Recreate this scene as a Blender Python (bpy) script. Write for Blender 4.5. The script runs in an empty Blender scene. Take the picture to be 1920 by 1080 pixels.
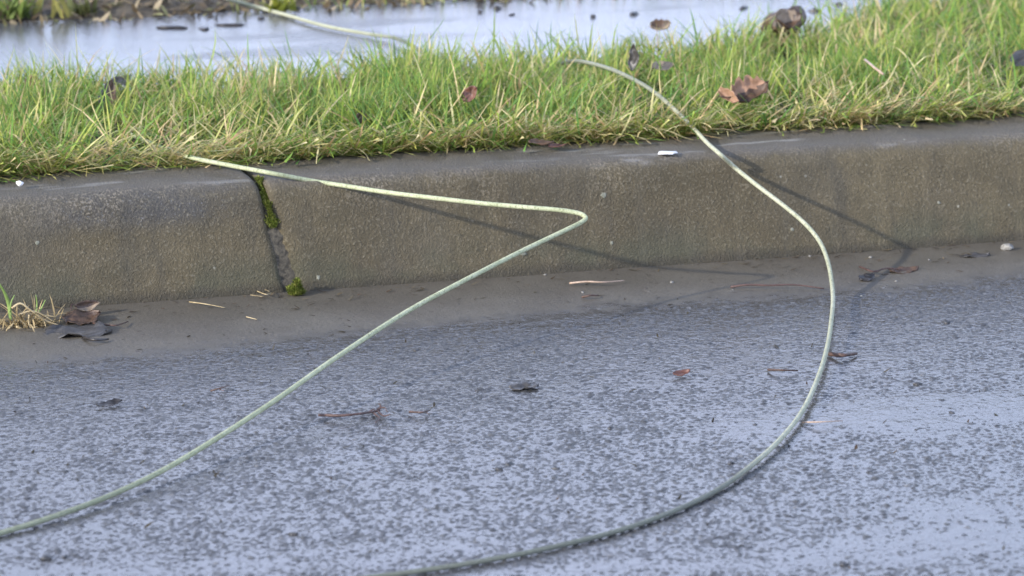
import bpy, bmesh, math, random
import numpy as np
from mathutils import Vector, noise as mnoise

random.seed(7); RNG = np.random.default_rng(7)
S = bpy.context.scene
COL = S.collection

# ------------------------------------------------------------------ camera
CAM = np.array([0.0, -4.0205, 0.9899]); YAW, PITCH = math.radians(17.074), math.radians(13.4205)
FPX = 7000.0                                   # focal length in pixels of a 1920 wide frame
cd = bpy.data.cameras.new('camera'); cam = bpy.data.objects.new('camera', cd); COL.objects.link(cam)
cam.location = CAM.tolist(); cam.rotation_euler = (math.pi/2-PITCH, 0, -YAW)
cd.sensor_width = 36; cd.lens = 36*FPX/1920; cd.clip_start = 0.05; cd.clip_end = 2000
cd.dof.use_dof = True; cd.dof.focus_distance = 4.0; cd.dof.aperture_fstop = 9.5
S.camera = cam
_f = np.array([math.sin(YAW)*math.cos(PITCH), math.cos(YAW)*math.cos(PITCH), -math.sin(PITCH)])
_r = np.array([math.cos(YAW), -math.sin(YAW), 0.0]); _u = np.cross(_r, _f)

# ------------------------------------------------------------------ world, sun, exposure
SUN_TO = Vector((-3.0, -1.0, 1.25)).normalized()            # towards the sun
EL = math.asin(SUN_TO.z); AZ = math.atan2(SUN_TO.x, SUN_TO.y)   # azimuth clockwise from +Y
w = bpy.data.worlds.new('World'); S.world = w; w.use_nodes = True
nt = w.node_tree; bg = nt.nodes['Background']
sky = nt.nodes.new('ShaderNodeTexSky'); sky.sky_type = 'NISHITA'; sky.sun_disc = False
sky.sun_elevation = EL; sky.sun_rotation = AZ; sky.air_density = 1.0; sky.dust_density = 0.6; sky.ozone_density = 2.0
# bright broken cloud low over the far side of the road, clear blue higher up
def _wn(t, **kw):
    nd = nt.nodes.new(t)
    for k, v in kw.items(): setattr(nd, k, v)
    return nd
_tc = _wn('ShaderNodeTexCoord'); _mp = _wn('ShaderNodeMapping'); _mp.inputs['Scale'].default_value = (1, 1, 2.6); nt.links.new(_tc.outputs['Generated'], _mp.inputs[0])
_cn = _wn('ShaderNodeTexNoise'); _cn.inputs['Scale'].default_value = 2.4; _cn.inputs['Detail'].default_value = 5; nt.links.new(_mp.outputs[0], _cn.inputs['Vector'])
_cr = _wn('ShaderNodeMapRange', interpolation_type='SMOOTHSTEP'); nt.links.new(_cn.outputs['Fac'], _cr.inputs[0]); _cr.inputs[1].default_value = 0.30; _cr.inputs[2].default_value = 0.58
_sx = _wn('ShaderNodeSeparateXYZ'); nt.links.new(_tc.outputs['Generated'], _sx.inputs[0])
_er = _wn('ShaderNodeMapRange', interpolation_type='SMOOTHSTEP'); nt.links.new(_sx.outputs[2], _er.inputs[0])
_er.inputs[1].default_value = 0.90; _er.inputs[2].default_value = 0.45; _er.inputs[3].default_value = 0.06; _er.inputs[4].default_value = 0.92
_mm = _wn('ShaderNodeMath', operation='MULTIPLY'); nt.links.new(_cr.outputs[0], _mm.inputs[0]); nt.links.new(_er.outputs[0], _mm.inputs[1])
_mx = _wn('ShaderNodeMix', data_type='RGBA'); nt.links.new(_mm.outputs[0], _mx.inputs[0]); nt.links.new(sky.outputs[0], _mx.inputs[6]); _mx.inputs[7].default_value = (7.7, 8.7, 12.0, 1)
nt.links.new(_mx.outputs[2], bg.inputs[0]); bg.inputs[1].default_value = 0.13
sd = bpy.data.lights.new('sun', 'SUN'); sd.energy = 2.5; sd.angle = math.radians(1.2); sd.color = (1.0, 0.93, 0.82)
so = bpy.data.objects.new('sun', sd); COL.objects.link(so); so.rotation_euler = SUN_TO.to_track_quat('Z', 'Y').to_euler()
vs = S.view_settings; vs.view_transform = 'Standard'; vs.look = 'None'; vs.gamma = 1.0; vs.exposure = 1.25

# ------------------------------------------------------------------ helpers
def ray(px, py): return _f*FPX + _r*(px-960) + _u*(540-py)
def at_z(px, py, z=0.0):
    d = ray(px, py); return CAM + d*((z-CAM[2])/d[2])
def at_y(px, py, y):
    d = ray(px, py); return CAM + d*((y-CAM[1])/d[1])

def tag(o, label=None, cat=None, group=None, kind=None):
    if label: o['label'] = label
    if cat: o['category'] = cat
    if group: o['group'] = group
    if kind: o['kind'] = kind
    return o

def obj(name, verts, faces, mat, parent=None, smooth=True, loc=None, cols=None):
    me = bpy.data.meshes.new(name)
    me.from_pydata([tuple(map(float, v)) for v in verts], [], [tuple(f) for f in faces]); me.update()
    if smooth: me.shade_smooth()
    me.materials.append(mat)
    o = bpy.data.objects.new(name, me); COL.objects.link(o)
    if parent: o.parent = parent
    if loc is not None: o.location = [float(c) for c in loc]
    return o

def quads(name, V, F, mat, C=None, parent=None):
    """big mesh from numpy arrays; C: a colour per vertex (the blade's own colour)"""
    me = bpy.data.meshes.new(name); n, m = len(V), len(F)
    me.vertices.add(n); me.vertices.foreach_set('co', V.astype(np.float32).ravel())
    me.loops.add(m*4); me.loops.foreach_set('vertex_index', F.astype(np.int32).ravel())
    me.polygons.add(m); me.polygons.foreach_set('loop_start', np.arange(0, m*4, 4, dtype=np.int32))
    me.polygons.foreach_set('loop_total', np.full(m, 4, np.int32)); me.update(calc_edges=True)
    if C is not None:
        a = me.color_attributes.new('tint', 'FLOAT_COLOR', 'POINT')
        a.data.foreach_set('color', np.concatenate([C, np.ones((n, 1))], 1).astype(np.float32).ravel())
    me.shade_smooth(); me.materials.append(mat)
    o = bpy.data.objects.new(name, me); COL.objects.link(o)
    if parent: o.parent = parent
    return o

class NT:
    def __init__(s, name):
        s.m = bpy.data.materials.new(name); s.m.use_nodes = True; s.t = s.m.node_tree
        s.p = s.t.nodes['Principled BSDF']; s.out = s.t.nodes['Material Output']
        s.pos = s.n('ShaderNodeNewGeometry').outputs['Position']
    def n(s, typ, **kw):
        nd = s.t.nodes.new(typ)
        for k, v in kw.items(): setattr(nd, k, v)
        return nd
    def l(s, a, b): s.t.links.new(a, b)
    def put(s, sock, v):
        if isinstance(v, bpy.types.NodeSocket): s.l(v, sock)
        else: sock.default_value = v
    def noise(s, scale, detail=3, rough=0.55, vec=None, dist=0.0):
        nd = s.n('ShaderNodeTexNoise'); nd.inputs['Scale'].default_value = scale; nd.inputs['Detail'].default_value = detail
        nd.inputs['Roughness'].default_value = rough; nd.inputs['Distortion'].default_value = dist
        s.l(vec if vec else s.pos, nd.inputs['Vector']); return nd.outputs['Fac']
    def voro(s, scale, feat='F1', rnd=1.0, vec=None):
        nd = s.n('ShaderNodeTexVoronoi', feature=feat); nd.inputs['Scale'].default_value = scale
        nd.inputs['Randomness'].default_value = rnd; s.l(vec if vec else s.pos, nd.inputs['Vector']); return nd
    def ramp(s, v, a, b, c0=0.0, c1=1.0, smooth=True):
        nd = s.n('ShaderNodeMapRange', interpolation_type='SMOOTHSTEP' if smooth else 'LINEAR')
        s.put(nd.inputs[0], v); s.put(nd.inputs[1], a); s.put(nd.inputs[2], b); s.put(nd.inputs[3], c0); s.put(nd.inputs[4], c1)
        return nd.outputs[0]
    def math(s, op, a, b=0.0, clamp=False):
        nd = s.n('ShaderNodeMath', operation=op, use_clamp=clamp); s.put(nd.inputs[0], a); s.put(nd.inputs[1], b); return nd.outputs[0]
    def mix(s, f, a, b):
        nd = s.n('ShaderNodeMix', data_type='RGBA'); s.put(nd.inputs[0], f)
        for i, v in ((6, a), (7, b)): s.put(nd.inputs[i], v if isinstance(v, bpy.types.NodeSocket) else (*v, 1.0))
        return nd.outputs[2]
    def xyz(s, v=None):
        nd = s.n('ShaderNodeSeparateXYZ'); s.l(v if v else s.pos, nd.inputs[0]); return nd.outputs
    def scaled(s, sx, sy, sz):
        nd = s.n('ShaderNodeMapping'); s.l(s.pos, nd.inputs[0]); nd.inputs['Scale'].default_value = (sx, sy, sz); return nd.outputs[0]
    def bump(s, h, dist, strength=1.0, normal=None):
        nd = s.n('ShaderNodeBump'); nd.inputs['Distance'].default_value = dist; s.put(nd.inputs['Strength'], strength)
        s.put(nd.inputs['Height'], h)
        if normal: s.l(normal, nd.inputs['Normal'])
        return nd.outputs[0]
    def done(s, color=None, rough=None, normal=None, spec=None):
        if color is not None: s.put(s.p.inputs['Base Color'], color if isinstance(color, bpy.types.NodeSocket) else (*color, 1.0))
        if rough is not None: s.put(s.p.inputs['Roughness'], rough)
        if normal is not None: s.l(normal, s.p.inputs['Normal'])
        if spec is not None: s.put(s.p.inputs['Specular IOR Level'], spec)
        return s.m

# ------------------------------------------------------------------ materials
def road_material():
    k = NT('wet_asphalt'); x, y, z = k.xyz()
    chips = k.voro(165, 'F1').outputs['Distance']           # stones of about 8 mm
    chips2 = k.voro(290, 'F1').outputs['Distance']
    fine = k.noise(420, 3, 0.6); mid = k.noise(95, 2, 0.6); low = k.noise(7, 4, 0.6); vlow = k.noise(1.8, 3, 0.55)
    h = k.math('SUBTRACT', 1.0, k.math('ADD', k.math('MULTIPLY', chips, 1.05), k.math('MULTIPLY', chips2, 0.45)))
    h = k.math('ADD', h, k.math('MULTIPLY', fine, 0.75)); h = k.math('ADD', h, k.math('MULTIPLY', mid, 0.45)); h = k.math('ADD', h, 0.12)
    at_ = k.n('ShaderNodeAttribute'); at_.attribute_name = 'tint'; q = k.n('ShaderNodeSeparateColor'); k.l(at_.outputs['Color'], q.inputs[0])
    stone_a, detail, tone = q.outputs                      # bare stone, modelled area, tone of each stone
    # silt along the kerb, its edge wandering
    e = k.math('ADD', y, k.math('MULTIPLY', k.math('SUBTRACT', vlow, 0.5), 0.10))
    e = k.math('ADD', e, k.math('MULTIPLY', k.math('SUBTRACT', k.noise(34, 6, 0.75), 0.5), 0.16))
    e = k.math('SUBTRACT', e, k.math('MULTIPLY', k.math('SUBTRACT', x, 1.25), 0.055))
    silt = k.ramp(e, -0.225, -0.150)
    tips = k.ramp(h, 0.93, 1.13)
    far_ = k.math('SUBTRACT', 1.0, detail)
    stone_m = k.math('ADD', k.math('MULTIPLY', tips, far_), k.math('MULTIPLY', stone_a, detail))
    wet = k.math('SUBTRACT', 1.0, k.math('MULTIPLY', silt, 0.95))
    nrm = k.bump(h, 0.0046, k.math('MULTIPLY', k.math('MULTIPLY', wet, tips), far_))
    nrm = k.bump(k.noise(900, 3, 0.7), 0.0011, k.math('MULTIPLY', k.math('MULTIPLY', wet, stone_a), detail), nrm)
    nrm = k.bump(k.math('ADD', k.noise(80, 3, 0.6), k.math('MULTIPLY', k.noise(330, 2, 0.6), 0.22)), 0.0015, k.math('ADD', 0.15, k.math('MULTIPLY', wet, 0.65)), nrm)
    base = k.mix(k.ramp(tone, 0.0, 1.0), (0.036, 0.036, 0.038), (0.088, 0.087, 0.086))
    base = k.mix(k.ramp(tone, 0.93, 0.97), base, (0.16, 0.155, 0.15))
    base = k.mix(stone_m, (0.055, 0.054, 0.054), base)
    tips = stone_m
    siltc = k.mix(k.ramp(k.noise(9, 5, 0.6), 0.35, 0.7), (0.095, 0.082, 0.063), (0.120, 0.106, 0.083))
    siltc = k.mix(k.ramp(k.noise(90, 3, 0.7), 0.58, 0.72), siltc, (0.10, 0.088, 0.07))
    siltc = k.mix(k.ramp(k.voro(55).outputs['Distance'], 0.16, 0.09), siltc, (0.06, 0.045, 0.035))
    siltc = k.mix(k.ramp(k.noise(420, 2, 0.7), 0.56, 0.68, 0, 0.6), siltc, (0.185, 0.165, 0.13))
    siltc = k.mix(k.ramp(k.noise(260, 3, 0.7), 0.42, 0.32, 0, 0.7), siltc, (0.05, 0.042, 0.032))
    nrm = k.bump(k.math('ADD', k.noise(240, 4, 0.75), k.math('MULTIPLY', k.noise(45, 3), 0.8)), 0.0016, k.math('MULTIPLY', silt, 0.8), nrm)
    base = k.mix(silt, base, siltc)
    rough = k.math('ADD', k.math('ADD', 0.19, k.math('MULTIPLY', k.math('MULTIPLY', tips, wet), 0.30)), k.math('MULTIPLY', silt, 0.26))
    k.p.inputs['IOR'].default_value = 1.48
    k.put(k.p.inputs['Specular IOR Level'], k.math('SUBTRACT', 0.5, k.math('MULTIPLY', k.math('MULTIPLY', tips, wet), 0.06)))
    return k.done(base, rough, nrm)

def concrete_material():
    k = NT('kerb_concrete'); x, y, z = k.xyz()
    tc = k.n('ShaderNodeNewGeometry'); nx, ny, nz = k.xyz(tc.outputs['True Normal'])
    big = k.noise(5, 5, 0.6); mid = k.noise(34, 4, 0.6); grain = k.noise(330, 3, 0.65); grain2 = k.noise(700, 2, 0.6)
    face = k.mix(k.ramp(big, 0.3, 0.7), (0.078, 0.061, 0.032), (0.112, 0.089, 0.048))
    face = k.mix(k.ramp(mid, 0.35, 0.75, 0, 0.6), face, (0.068, 0.058, 0.037))
    top = k.mix(k.ramp(mid, 0.3, 0.7), (0.086, 0.073, 0.056), (0.118, 0.102, 0.080))
    top = k.mix(k.ramp(k.noise(22, 4, 0.6, vec=k.scaled(0.35, 1.6, 1)), 0.56, 0.70, 0, 0.7), top, (0.29, 0.275, 0.25))
    ztop = k.ramp(k.math('ADD', z, k.math('MULTIPLY', k.math('SUBTRACT', mid, 0.5), 0.02)), 0.112, 0.125)
    c = k.mix(ztop, face, top)
    # exposed pale aggregate on the worn nose
    nose = k.math('MULTIPLY', k.ramp(z, 0.075, 0.108), k.ramp(z, 0.1255, 0.119))
    patch = k.ramp(k.noise(4.2, 3, 0.6), 0.42, 0.62)
    agg = k.ramp(k.noise(300, 2, 0.6), 0.50, 0.62)
    c = k.mix(k.math('MULTIPLY', k.math('MULTIPLY', nose, patch), k.math('MULTIPLY', agg, 0.85)), c, (0.34, 0.29, 0.215))
    # dark blue-grey grime on the left stone's shoulder
    gx = k.math('MULTIPLY', k.ramp(x, 0.62, 0.76), k.ramp(x, 0.96, 0.86))
    gz = k.math('MULTIPLY', k.ramp(z, 0.070, 0.100), k.ramp(z, 0.1255, 0.117))
    gm = k.math('MULTIPLY', k.math('MULTIPLY', gx, gz), k.ramp(k.noise(28, 4, 0.6), 0.3, 0.6, 0.3, 0.9))
    c = k.mix(gm, c, (0.060, 0.057, 0.053))
    c = k.mix(k.math('MULTIPLY', gm, k.ramp(k.noise(420, 2), 0.62, 0.70)), c, (0.20, 0.20, 0.20))
    # grain, sand specks, lichen dots and damp green towards the foot
    c = k.mix(k.ramp(grain, 0.42, 0.30, 0, 0.7), c, (0.055, 0.047, 0.032))
    c = k.mix(k.ramp(grain, 0.55, 0.67, 0, 0.62), c, (0.205, 0.178, 0.122))
    c = k.mix(k.ramp(k.voro(150).outputs['Distance'], 0.20, 0.08, 0, 0.4), c, (0.20, 0.178, 0.13))
    c = k.mix(k.ramp(k.voro(24).outputs['Distance'], 0.05, 0.03, 0, 0.6), c, (0.32, 0.31, 0.25))
    drip = k.ramp(k.noise(9, 4, 0.65, vec=k.scaled(3.2, 1, 0.35)), 0.50, 0.68)
    c = k.mix(k.math('MULTIPLY', drip, k.ramp(z, 0.125, 0.095, 0, 0.42)), c, (0.055, 0.048, 0.034))
    stain = k.ramp(k.noise(2.6, 5, 0.65), 0.46, 0.62)
    c = k.mix(k.math('MULTIPLY', stain, 0.30), c, (0.075, 0.070, 0.060))
    algae = k.math('MULTIPLY', k.ramp(z, 0.06, 0.012), k.ramp(k.noise(13, 4, 0.6), 0.38, 0.62))
    c = k.mix(k.math('MULTIPLY', algae, 0.6), c, (0.062, 0.064, 0.040))
    dampline = k.ramp(k.math('ADD', z, k.math('MULTIPLY', k.math('SUBTRACT', mid, 0.5), 0.02)), 0.016, 0.002)
    c = k.mix(k.math('MULTIPLY', dampline, 0.75), c, (0.045, 0.038, 0.026))
    h = k.math('ADD', grain, k.math('MULTIPLY', grain2, 0.45)); h = k.math('ADD', h, k.math('MULTIPLY', mid, 0.9))
    nrm = k.bump(h, 0.0032, 0.85)
    return k.done(c, k.ramp(mid, 0.3, 0.7, 0.55, 0.8), nrm, 0.35)

def path_material():
    k = NT('wet_path'); n1 = k.noise(5, 4, 0.6); n2 = k.noise(60, 3)
    h = k.math('ADD', k.noise(240, 3, 0.6), k.math('MULTIPLY', k.voro(110).outputs['Distance'], 0.7))
    dry = k.ramp(k.noise(3.2, 4, 0.62, vec=k.scaled(0.55, 1.7, 1)), 0.50, 0.68)
    nrm = k.bump(h, 0.0016, k.ramp(dry, 0, 1, 0.30, 0.75))
    nrm = k.bump(k.noise(9, 2), 0.002, 0.5, nrm)
    k.p.inputs['IOR'].default_value = 1.36
    return k.done(k.mix(n1, (0.07, 0.07, 0.072), (0.11, 0.11, 0.11)), k.ramp(dry, 0, 1, 0.13, 0.28), nrm)

def soil_material(name, a, b):
    k = NT(name); n = k.noise(30, 5, 0.65); f = k.noise(160, 4, 0.7)
    c = k.mix(k.ramp(n, 0.3, 0.7), a, b); c = k.mix(k.ramp(f, 0.55, 0.75, 0, 0.6), c, [v*1.9 for v in b])
    return k.done(c, 0.85, k.bump(k.math('ADD', n, k.math('MULTIPLY', f, 0.4)), 0.012, 0.9))

def blade_material(name, trans=0.45, rough=0.5):
    k = NT(name); a = k.n('ShaderNodeAttribute'); a.attribute_name = 'tint'
    c = k.mix(k.ramp(k.noise(120, 2), 0.35, 0.65, 0, 0.25), a.outputs['Color'], (0.10, 0.09, 0.03))
    k.done(c, rough, None, 0.22)
    tr = k.n('ShaderNodeBsdfTranslucent'); k.l(c, tr.inputs[0])
    ms = k.n('ShaderNodeMixShader'); ms.inputs[0].default_value = trans
    k.l(k.p.outputs[0], ms.inputs[1]); k.l(tr.outputs[0], ms.inputs[2]); k.l(ms.outputs[0], k.out.inputs[0]); return k.m

def mottled(name, a, b, rough=0.6, scale=60, bump=0.0006, spec=0.5, c=None):
    k = NT(name); tc = k.n('ShaderNodeTexCoord').outputs['Object']
    n = k.noise(scale, 4, 0.65, vec=tc); col = k.mix(k.ramp(n, 0.36, 0.64), a, b)
    if c: col = k.mix(k.ramp(k.noise(scale*4.1, 3, 0.6, vec=tc), 0.58, 0.68), col, c)
    return k.done(col, rough, k.bump(n, bump, 0.8), spec)

def cable_material(name, a, b, dirt, wets=()):
    k = NT(name); n = k.noise(90, 4, 0.7); f = k.noise(480, 3, 0.65); lo = k.noise(6, 3)
    c = k.mix(k.ramp(k.math('ADD', k.math('MULTIPLY', n, 0.6), k.math('MULTIPLY', lo, 0.5)), 0.4, 0.7), a, b)
    c = k.mix(k.ramp(f, 0.50, 0.66, 0, 0.8), c, dirt)
    y = k.xyz()[1]
    for a0, a1, b0, b1, amt in wets:                # lengths soaked and muddied by lying on wet ground
        m = k.math('MULTIPLY', k.math('MULTIPLY', k.ramp(y, a0, a1), k.ramp(y, b1, b0)), amt)
        c = k.mix(k.math('MULTIPLY', m, k.ramp(n, 0.25, 0.5, 0.7, 1.0)), c, (0.075, 0.085, 0.075))
    return k.done(c, 0.6, k.bump(f, 0.0009, 0.8), 0.3)

M = dict(road=road_material(), kerb=concrete_material(), path=path_material(),
    soil=soil_material('verge_soil', (0.020, 0.017, 0.010), (0.045, 0.038, 0.020)),
    bank=soil_material('bank_litter_soil', (0.055, 0.042, 0.026), (0.12, 0.095, 0.060)),
    ground=soil_material('far_ground', (0.045, 0.055, 0.022), (0.065, 0.075, 0.03)),
    blade=blade_material('grass_blades'), litter=blade_material('leaf_litter', 0.12, 0.8), mossb=blade_material('moss_leaves', 0.3, 0.7),
    mortar=mottled('joint_mortar', (0.030, 0.025, 0.017), (0.085, 0.072, 0.050), 0.8, 200, 0.002),
    cable=cable_material('weathered_green_cable', (0.32, 0.345, 0.20), (0.45, 0.465, 0.30), (0.17, 0.18, 0.09), ((-9, -8, -0.80, -0.66, 0.45),)),
    cable2=cable_material('weathered_grey_cable', (0.30, 0.31, 0.21), (0.43, 0.43, 0.31), (0.16, 0.165, 0.10), ((-9, -8, float(at_z(1330, 930)[1]), float(at_z(1440, 845)[1]), 0.8), (0.4, 0.55, 0.85, 1.0, 0.85), (0.12, 0.20, 0.5, 0.6, 0.55))),
    leafbrown=mottled('dead_leaf_brown', (0.040, 0.023, 0.015), (0.090, 0.052, 0.030), 0.5, 90, 0.002),
    leaftan=mottled('dead_leaf_tan', (0.20, 0.11, 0.06), (0.30, 0.17, 0.10), 0.6, 90, 0.002),
    leafdark=mottled('wet_dark_leaf', (0.018, 0.016, 0.015), (0.04, 0.034, 0.03), 0.35, 70, 0.002),
    leafgrey=mottled('wet_grey_leaf', (0.040, 0.037, 0.035), (0.065, 0.060, 0.055), 0.4, 80, 0.002),
    leafpale=mottled('pale_dead_leaf', (0.17, 0.125, 0.085), (0.26, 0.20, 0.14), 0.6, 90, 0.002),
    leafred=mottled('red_brown_leaf', (0.085, 0.033, 0.022), (0.14, 0.058, 0.038), 0.5, 90, 0.002),
    twig=mottled('dark_twig_bark', (0.05, 0.03, 0.022), (0.10, 0.055, 0.04), 0.6, 120, 0.001),
    twigred=mottled('reddish_twig_bark', (0.05, 0.027, 0.022), (0.09, 0.05, 0.04), 0.6, 120, 0.001),
    twigpale=mottled('peeled_pale_twig', (0.30, 0.21, 0.15), (0.42, 0.31, 0.23), 0.6, 120, 0.001),
    straw=mottled('dry_straw', (0.30, 0.23, 0.12), (0.44, 0.35, 0.20), 0.7, 120, 0.001),
    green=mottled('green_stem', (0.13, 0.20, 0.05), (0.20, 0.28, 0.08), 0.5, 120, 0.001),
    stonedark=mottled('dark_road_stone', (0.03, 0.03, 0.032), (0.06, 0.058, 0.058), 0.45, 150, 0.002),
    stonegrey=mottled('grey_stone', (0.16, 0.15, 0.135), (0.26, 0.25, 0.22), 0.7, 150, 0.002),
    white=mottled('chalky_white', (0.62, 0.61, 0.58), (0.75, 0.74, 0.72), 0.7, 200, 0.001),
    lichen=mottled('pale_lichen', (0.15, 0.15, 0.11), (0.24, 0.235, 0.18), 0.8, 300, 0.001))

# ------------------------------------------------------------------ setting
XA, XB = -6.0, 9.0
def sheet(name, x0, x1, y0, y1, mat, zf, nx=2, ny=2):
    xs = np.linspace(x0, x1, nx); ys = np.linspace(y0, y1, ny)
    V = [(a, b, zf(a, b)) for b in ys for a in xs]
    F = [(j*nx+i, j*nx+i+1, (j+1)*nx+i+1, (j+1)*nx+i) for j in range(ny-1) for i in range(nx-1)]
    return tag(obj(name, V, F, mat), kind='structure')
def fb(x, y, s): return mnoise.noise(Vector((x*s, y*s, s*0.37)))
sheet('ground', -400, 400, -400, 400, M['ground'], lambda x, y: -0.08)
def lowfreq(x, y, s, seed):
    r = np.random.default_rng(seed); v = np.zeros_like(x)
    for i in range(7):
        a = r.uniform(0, 2*np.pi); k = s*r.uniform(0.6, 1.6); v += np.sin((x*np.cos(a)+y*np.sin(a))*k + r.uniform(0, 6.28))
    return v/np.sqrt(7/2)
def road_mesh():
    """rolled asphalt: every stone a low dome of its own height, drowned up to a slowly wandering water film"""
    x0, x1, y0, y1 = 0.28, 2.20, -1.42, -0.06; dx, dy = 0.0013, 0.0015
    nx, ny = int((x1-x0)/dx)+1, int((y1-y0)/dy)+1
    X, Y = np.meshgrid(np.linspace(x0, x1, nx), np.linspace(y0, y1, ny))
    def sm(v, a, b): t = np.clip((v-a)/(b-a), 0, 1); return t*t*(3-2*t)
    def cells(p, seed):
        r = np.random.default_rng(seed); gx, gy = int((x1-x0)/p)+4, int((y1-y0)/p)+4
        jx, jy, jh, jt = r.uniform(0, 1, (gy, gx)), r.uniform(0, 1, (gy, gx)), r.normal(0, 1, (gy, gx)), r.uniform(0, 1, (gy, gx))
        ja = r.uniform(0, np.pi, (gy, gx)); je = r.uniform(0.65, 1.0, (gy, gx)); tx_, ty_ = r.normal(0, 0.09, (gy, gx)), r.normal(0, 0.09, (gy, gx))
        cx, cy = ((X-x0)/p).astype(int)+1, ((Y-y0)/p).astype(int)+1; best = np.full(X.shape, -9.0); T = np.zeros(X.shape)
        for oy in (-1, 0, 1):
            for ox in (-1, 0, 1):
                ix, iy = cx+ox, cy+oy
                ux = X-(x0+(ix-1+jx[iy, ix])*p); uy = Y-(y0+(iy-1+jy[iy, ix])*p); c, s_ = np.cos(ja[iy, ix]), np.sin(ja[iy, ix])
                d = np.sqrt((ux*c+uy*s_)**2 + ((uy*c-ux*s_)/je[iy, ix])**2)/(0.55*p)
                z = jh[iy, ix]*0.00055 + tx_[iy, ix]*ux + ty_[iy, ix]*uy - 0.0012*d**2.6*(p/0.008)
                m = z > best; best = np.where(m, z, best); T = np.where(m, jt[iy, ix], T)
        return best, T
    za, ta = cells(0.0054, 3); zb, tb_ = cells(0.0036, 4); zb = zb*0.8-0.00006
    Z = np.maximum(za, zb); T = np.where(za > zb, ta, tb_)
    film = -0.00003 + 0.00006*lowfreq(X, Y, 9, 61) + 0.000055*lowfreq(X, Y*1.5, 31, 62) + 0.00007*lowfreq(X, Y*1.6, 85, 63)
    wob = 0.35*lowfreq(X, Y, 13, 64) + 0.22*lowfreq(X, Y*2, 45, 65)
    for (px, py, rx, ry, amt) in ((1830, 772, 0.27, 0.075, 0.0009), (1150, 1085, 0.36, 0.04, 0.0004), (1900, 965, 0.12, 0.06, 0.00035), (150, 1090, 0.3, 0.04, 0.0003), (1480, 690, 0.10, 0.03, 0.0003), (1150, 720, 0.12, 0.03, 0.0002)):
        c = at_z(px, py); film = film + amt*sm(((X-c[0])/rx)**2 + ((Y-c[1])/ry)**2 + wob, 1.9, -0.2)
    silt = sm(Y - 0.055*(X-1.25) + 0.016*lowfreq(X, Y, 22, 66) + 0.012*lowfreq(X, Y*2, 70, 67), -0.265, -0.135)
    film = film + silt*0.0010
    stone = sm(Z-film, 0.00002, 0.00022); H = np.where(Z > film, Z, film)
    edge = np.minimum(np.minimum(X-x0, x1-X), np.minimum(Y-y0, y1-Y)); fade = sm(edge, 0.0, 0.06)
    H = H*fade; i = np.arange(ny*nx).reshape(ny, nx)
    F = np.stack([i[:-1, :-1], i[:-1, 1:], i[1:, 1:], i[1:, :-1]], -1).reshape(-1, 4)
    V = np.stack([X, Y, H], -1).reshape(-1, 3); C = np.stack([stone, fade, T], -1).reshape(-1, 3); o = len(V)
    A, B, Cc, D = XA-30, XB+30, -9.0, 0.06          # plain carriageway around it
    fv = [(A, Cc, 0), (x0, Cc, 0), (x1, Cc, 0), (B, Cc, 0), (A, y0, 0), (x0, y0, 0), (x1, y0, 0), (B, y0, 0), (A, y1, 0), (x0, y1, 0), (x1, y1, 0), (B, y1, 0), (A, D, 0), (x0, D, 0), (x1, D, 0), (B, D, 0)]
    ff = [(0, 1, 5, 4), (1, 2, 6, 5), (2, 3, 7, 6), (4, 5, 9, 8), (6, 7, 11, 10), (8, 9, 13, 12), (9, 10, 14, 13), (10, 11, 15, 14)]
    V = np.concatenate([V, np.array(fv)]); F = np.concatenate([F, np.array(ff)+o]); C = np.concatenate([C, np.tile((0, 0, 0.4), (16, 1))])
    return V, F, C
_V, _F, _C = road_mesh()
tag(quads('road', _V, _F, M['road'], _C), kind='structure')

Z_PATH = 0.126
def verge_far(x):                                # the back edge of the grass widens to the right
    t = min(max((x-1.62)/0.75, 0.0), 1.0)
    return 0.585 + 0.035*min(max((x-1.2)/0.4, 0), 1) + 0.03*fb(x, 0, 2.3) + 0.40*t*t*(3-2*t)
def verge_z(x, y): return 0.116 + 0.016*min(1.0, max(0.0, (y-0.13)/0.15)) + 0.008*fb(x, y, 6)
nxv = 160; xs = np.linspace(XA, XB, nxv); V = []; F = []
for j in range(14):
    for a in xs:
        y1 = verge_far(a); yy = 0.146 + (y1+0.02-0.146)*j/13
        V.append((a, yy, verge_z(a, yy) - (0.03 if j == 13 else 0)))
F = [(j*nxv+i, j*nxv+i+1, (j+1)*nxv+i+1, (j+1)*nxv+i) for j in range(13) for i in range(nxv-1)]
tag(obj('verge_soil', V, F, M['soil']), kind='structure')
sheet('footpath', XA-30, XB+30, 0.30, 1.26, M['path'], lambda x, y: Z_PATH-0.004 if y > 0.5 else 0.10, 2, 4)
def bank_z(x, y): return Z_PATH - 0.012 + 0.10*max(0, y-1.19)**0.9*0.8 + (0.012*fb(x, y, 9) + 0.02*fb(x, y, 2.5))*min(1, max(0, (y-1.17)/0.08))
sheet('bank', XA, XB, 1.17, 3.4, M['bank'], bank_z, 220, 40)
sheet('field', -400, 400, 3.35, 400, M['ground'], lambda x, y: 0.24 if y < 4 else 2.0)

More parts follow.
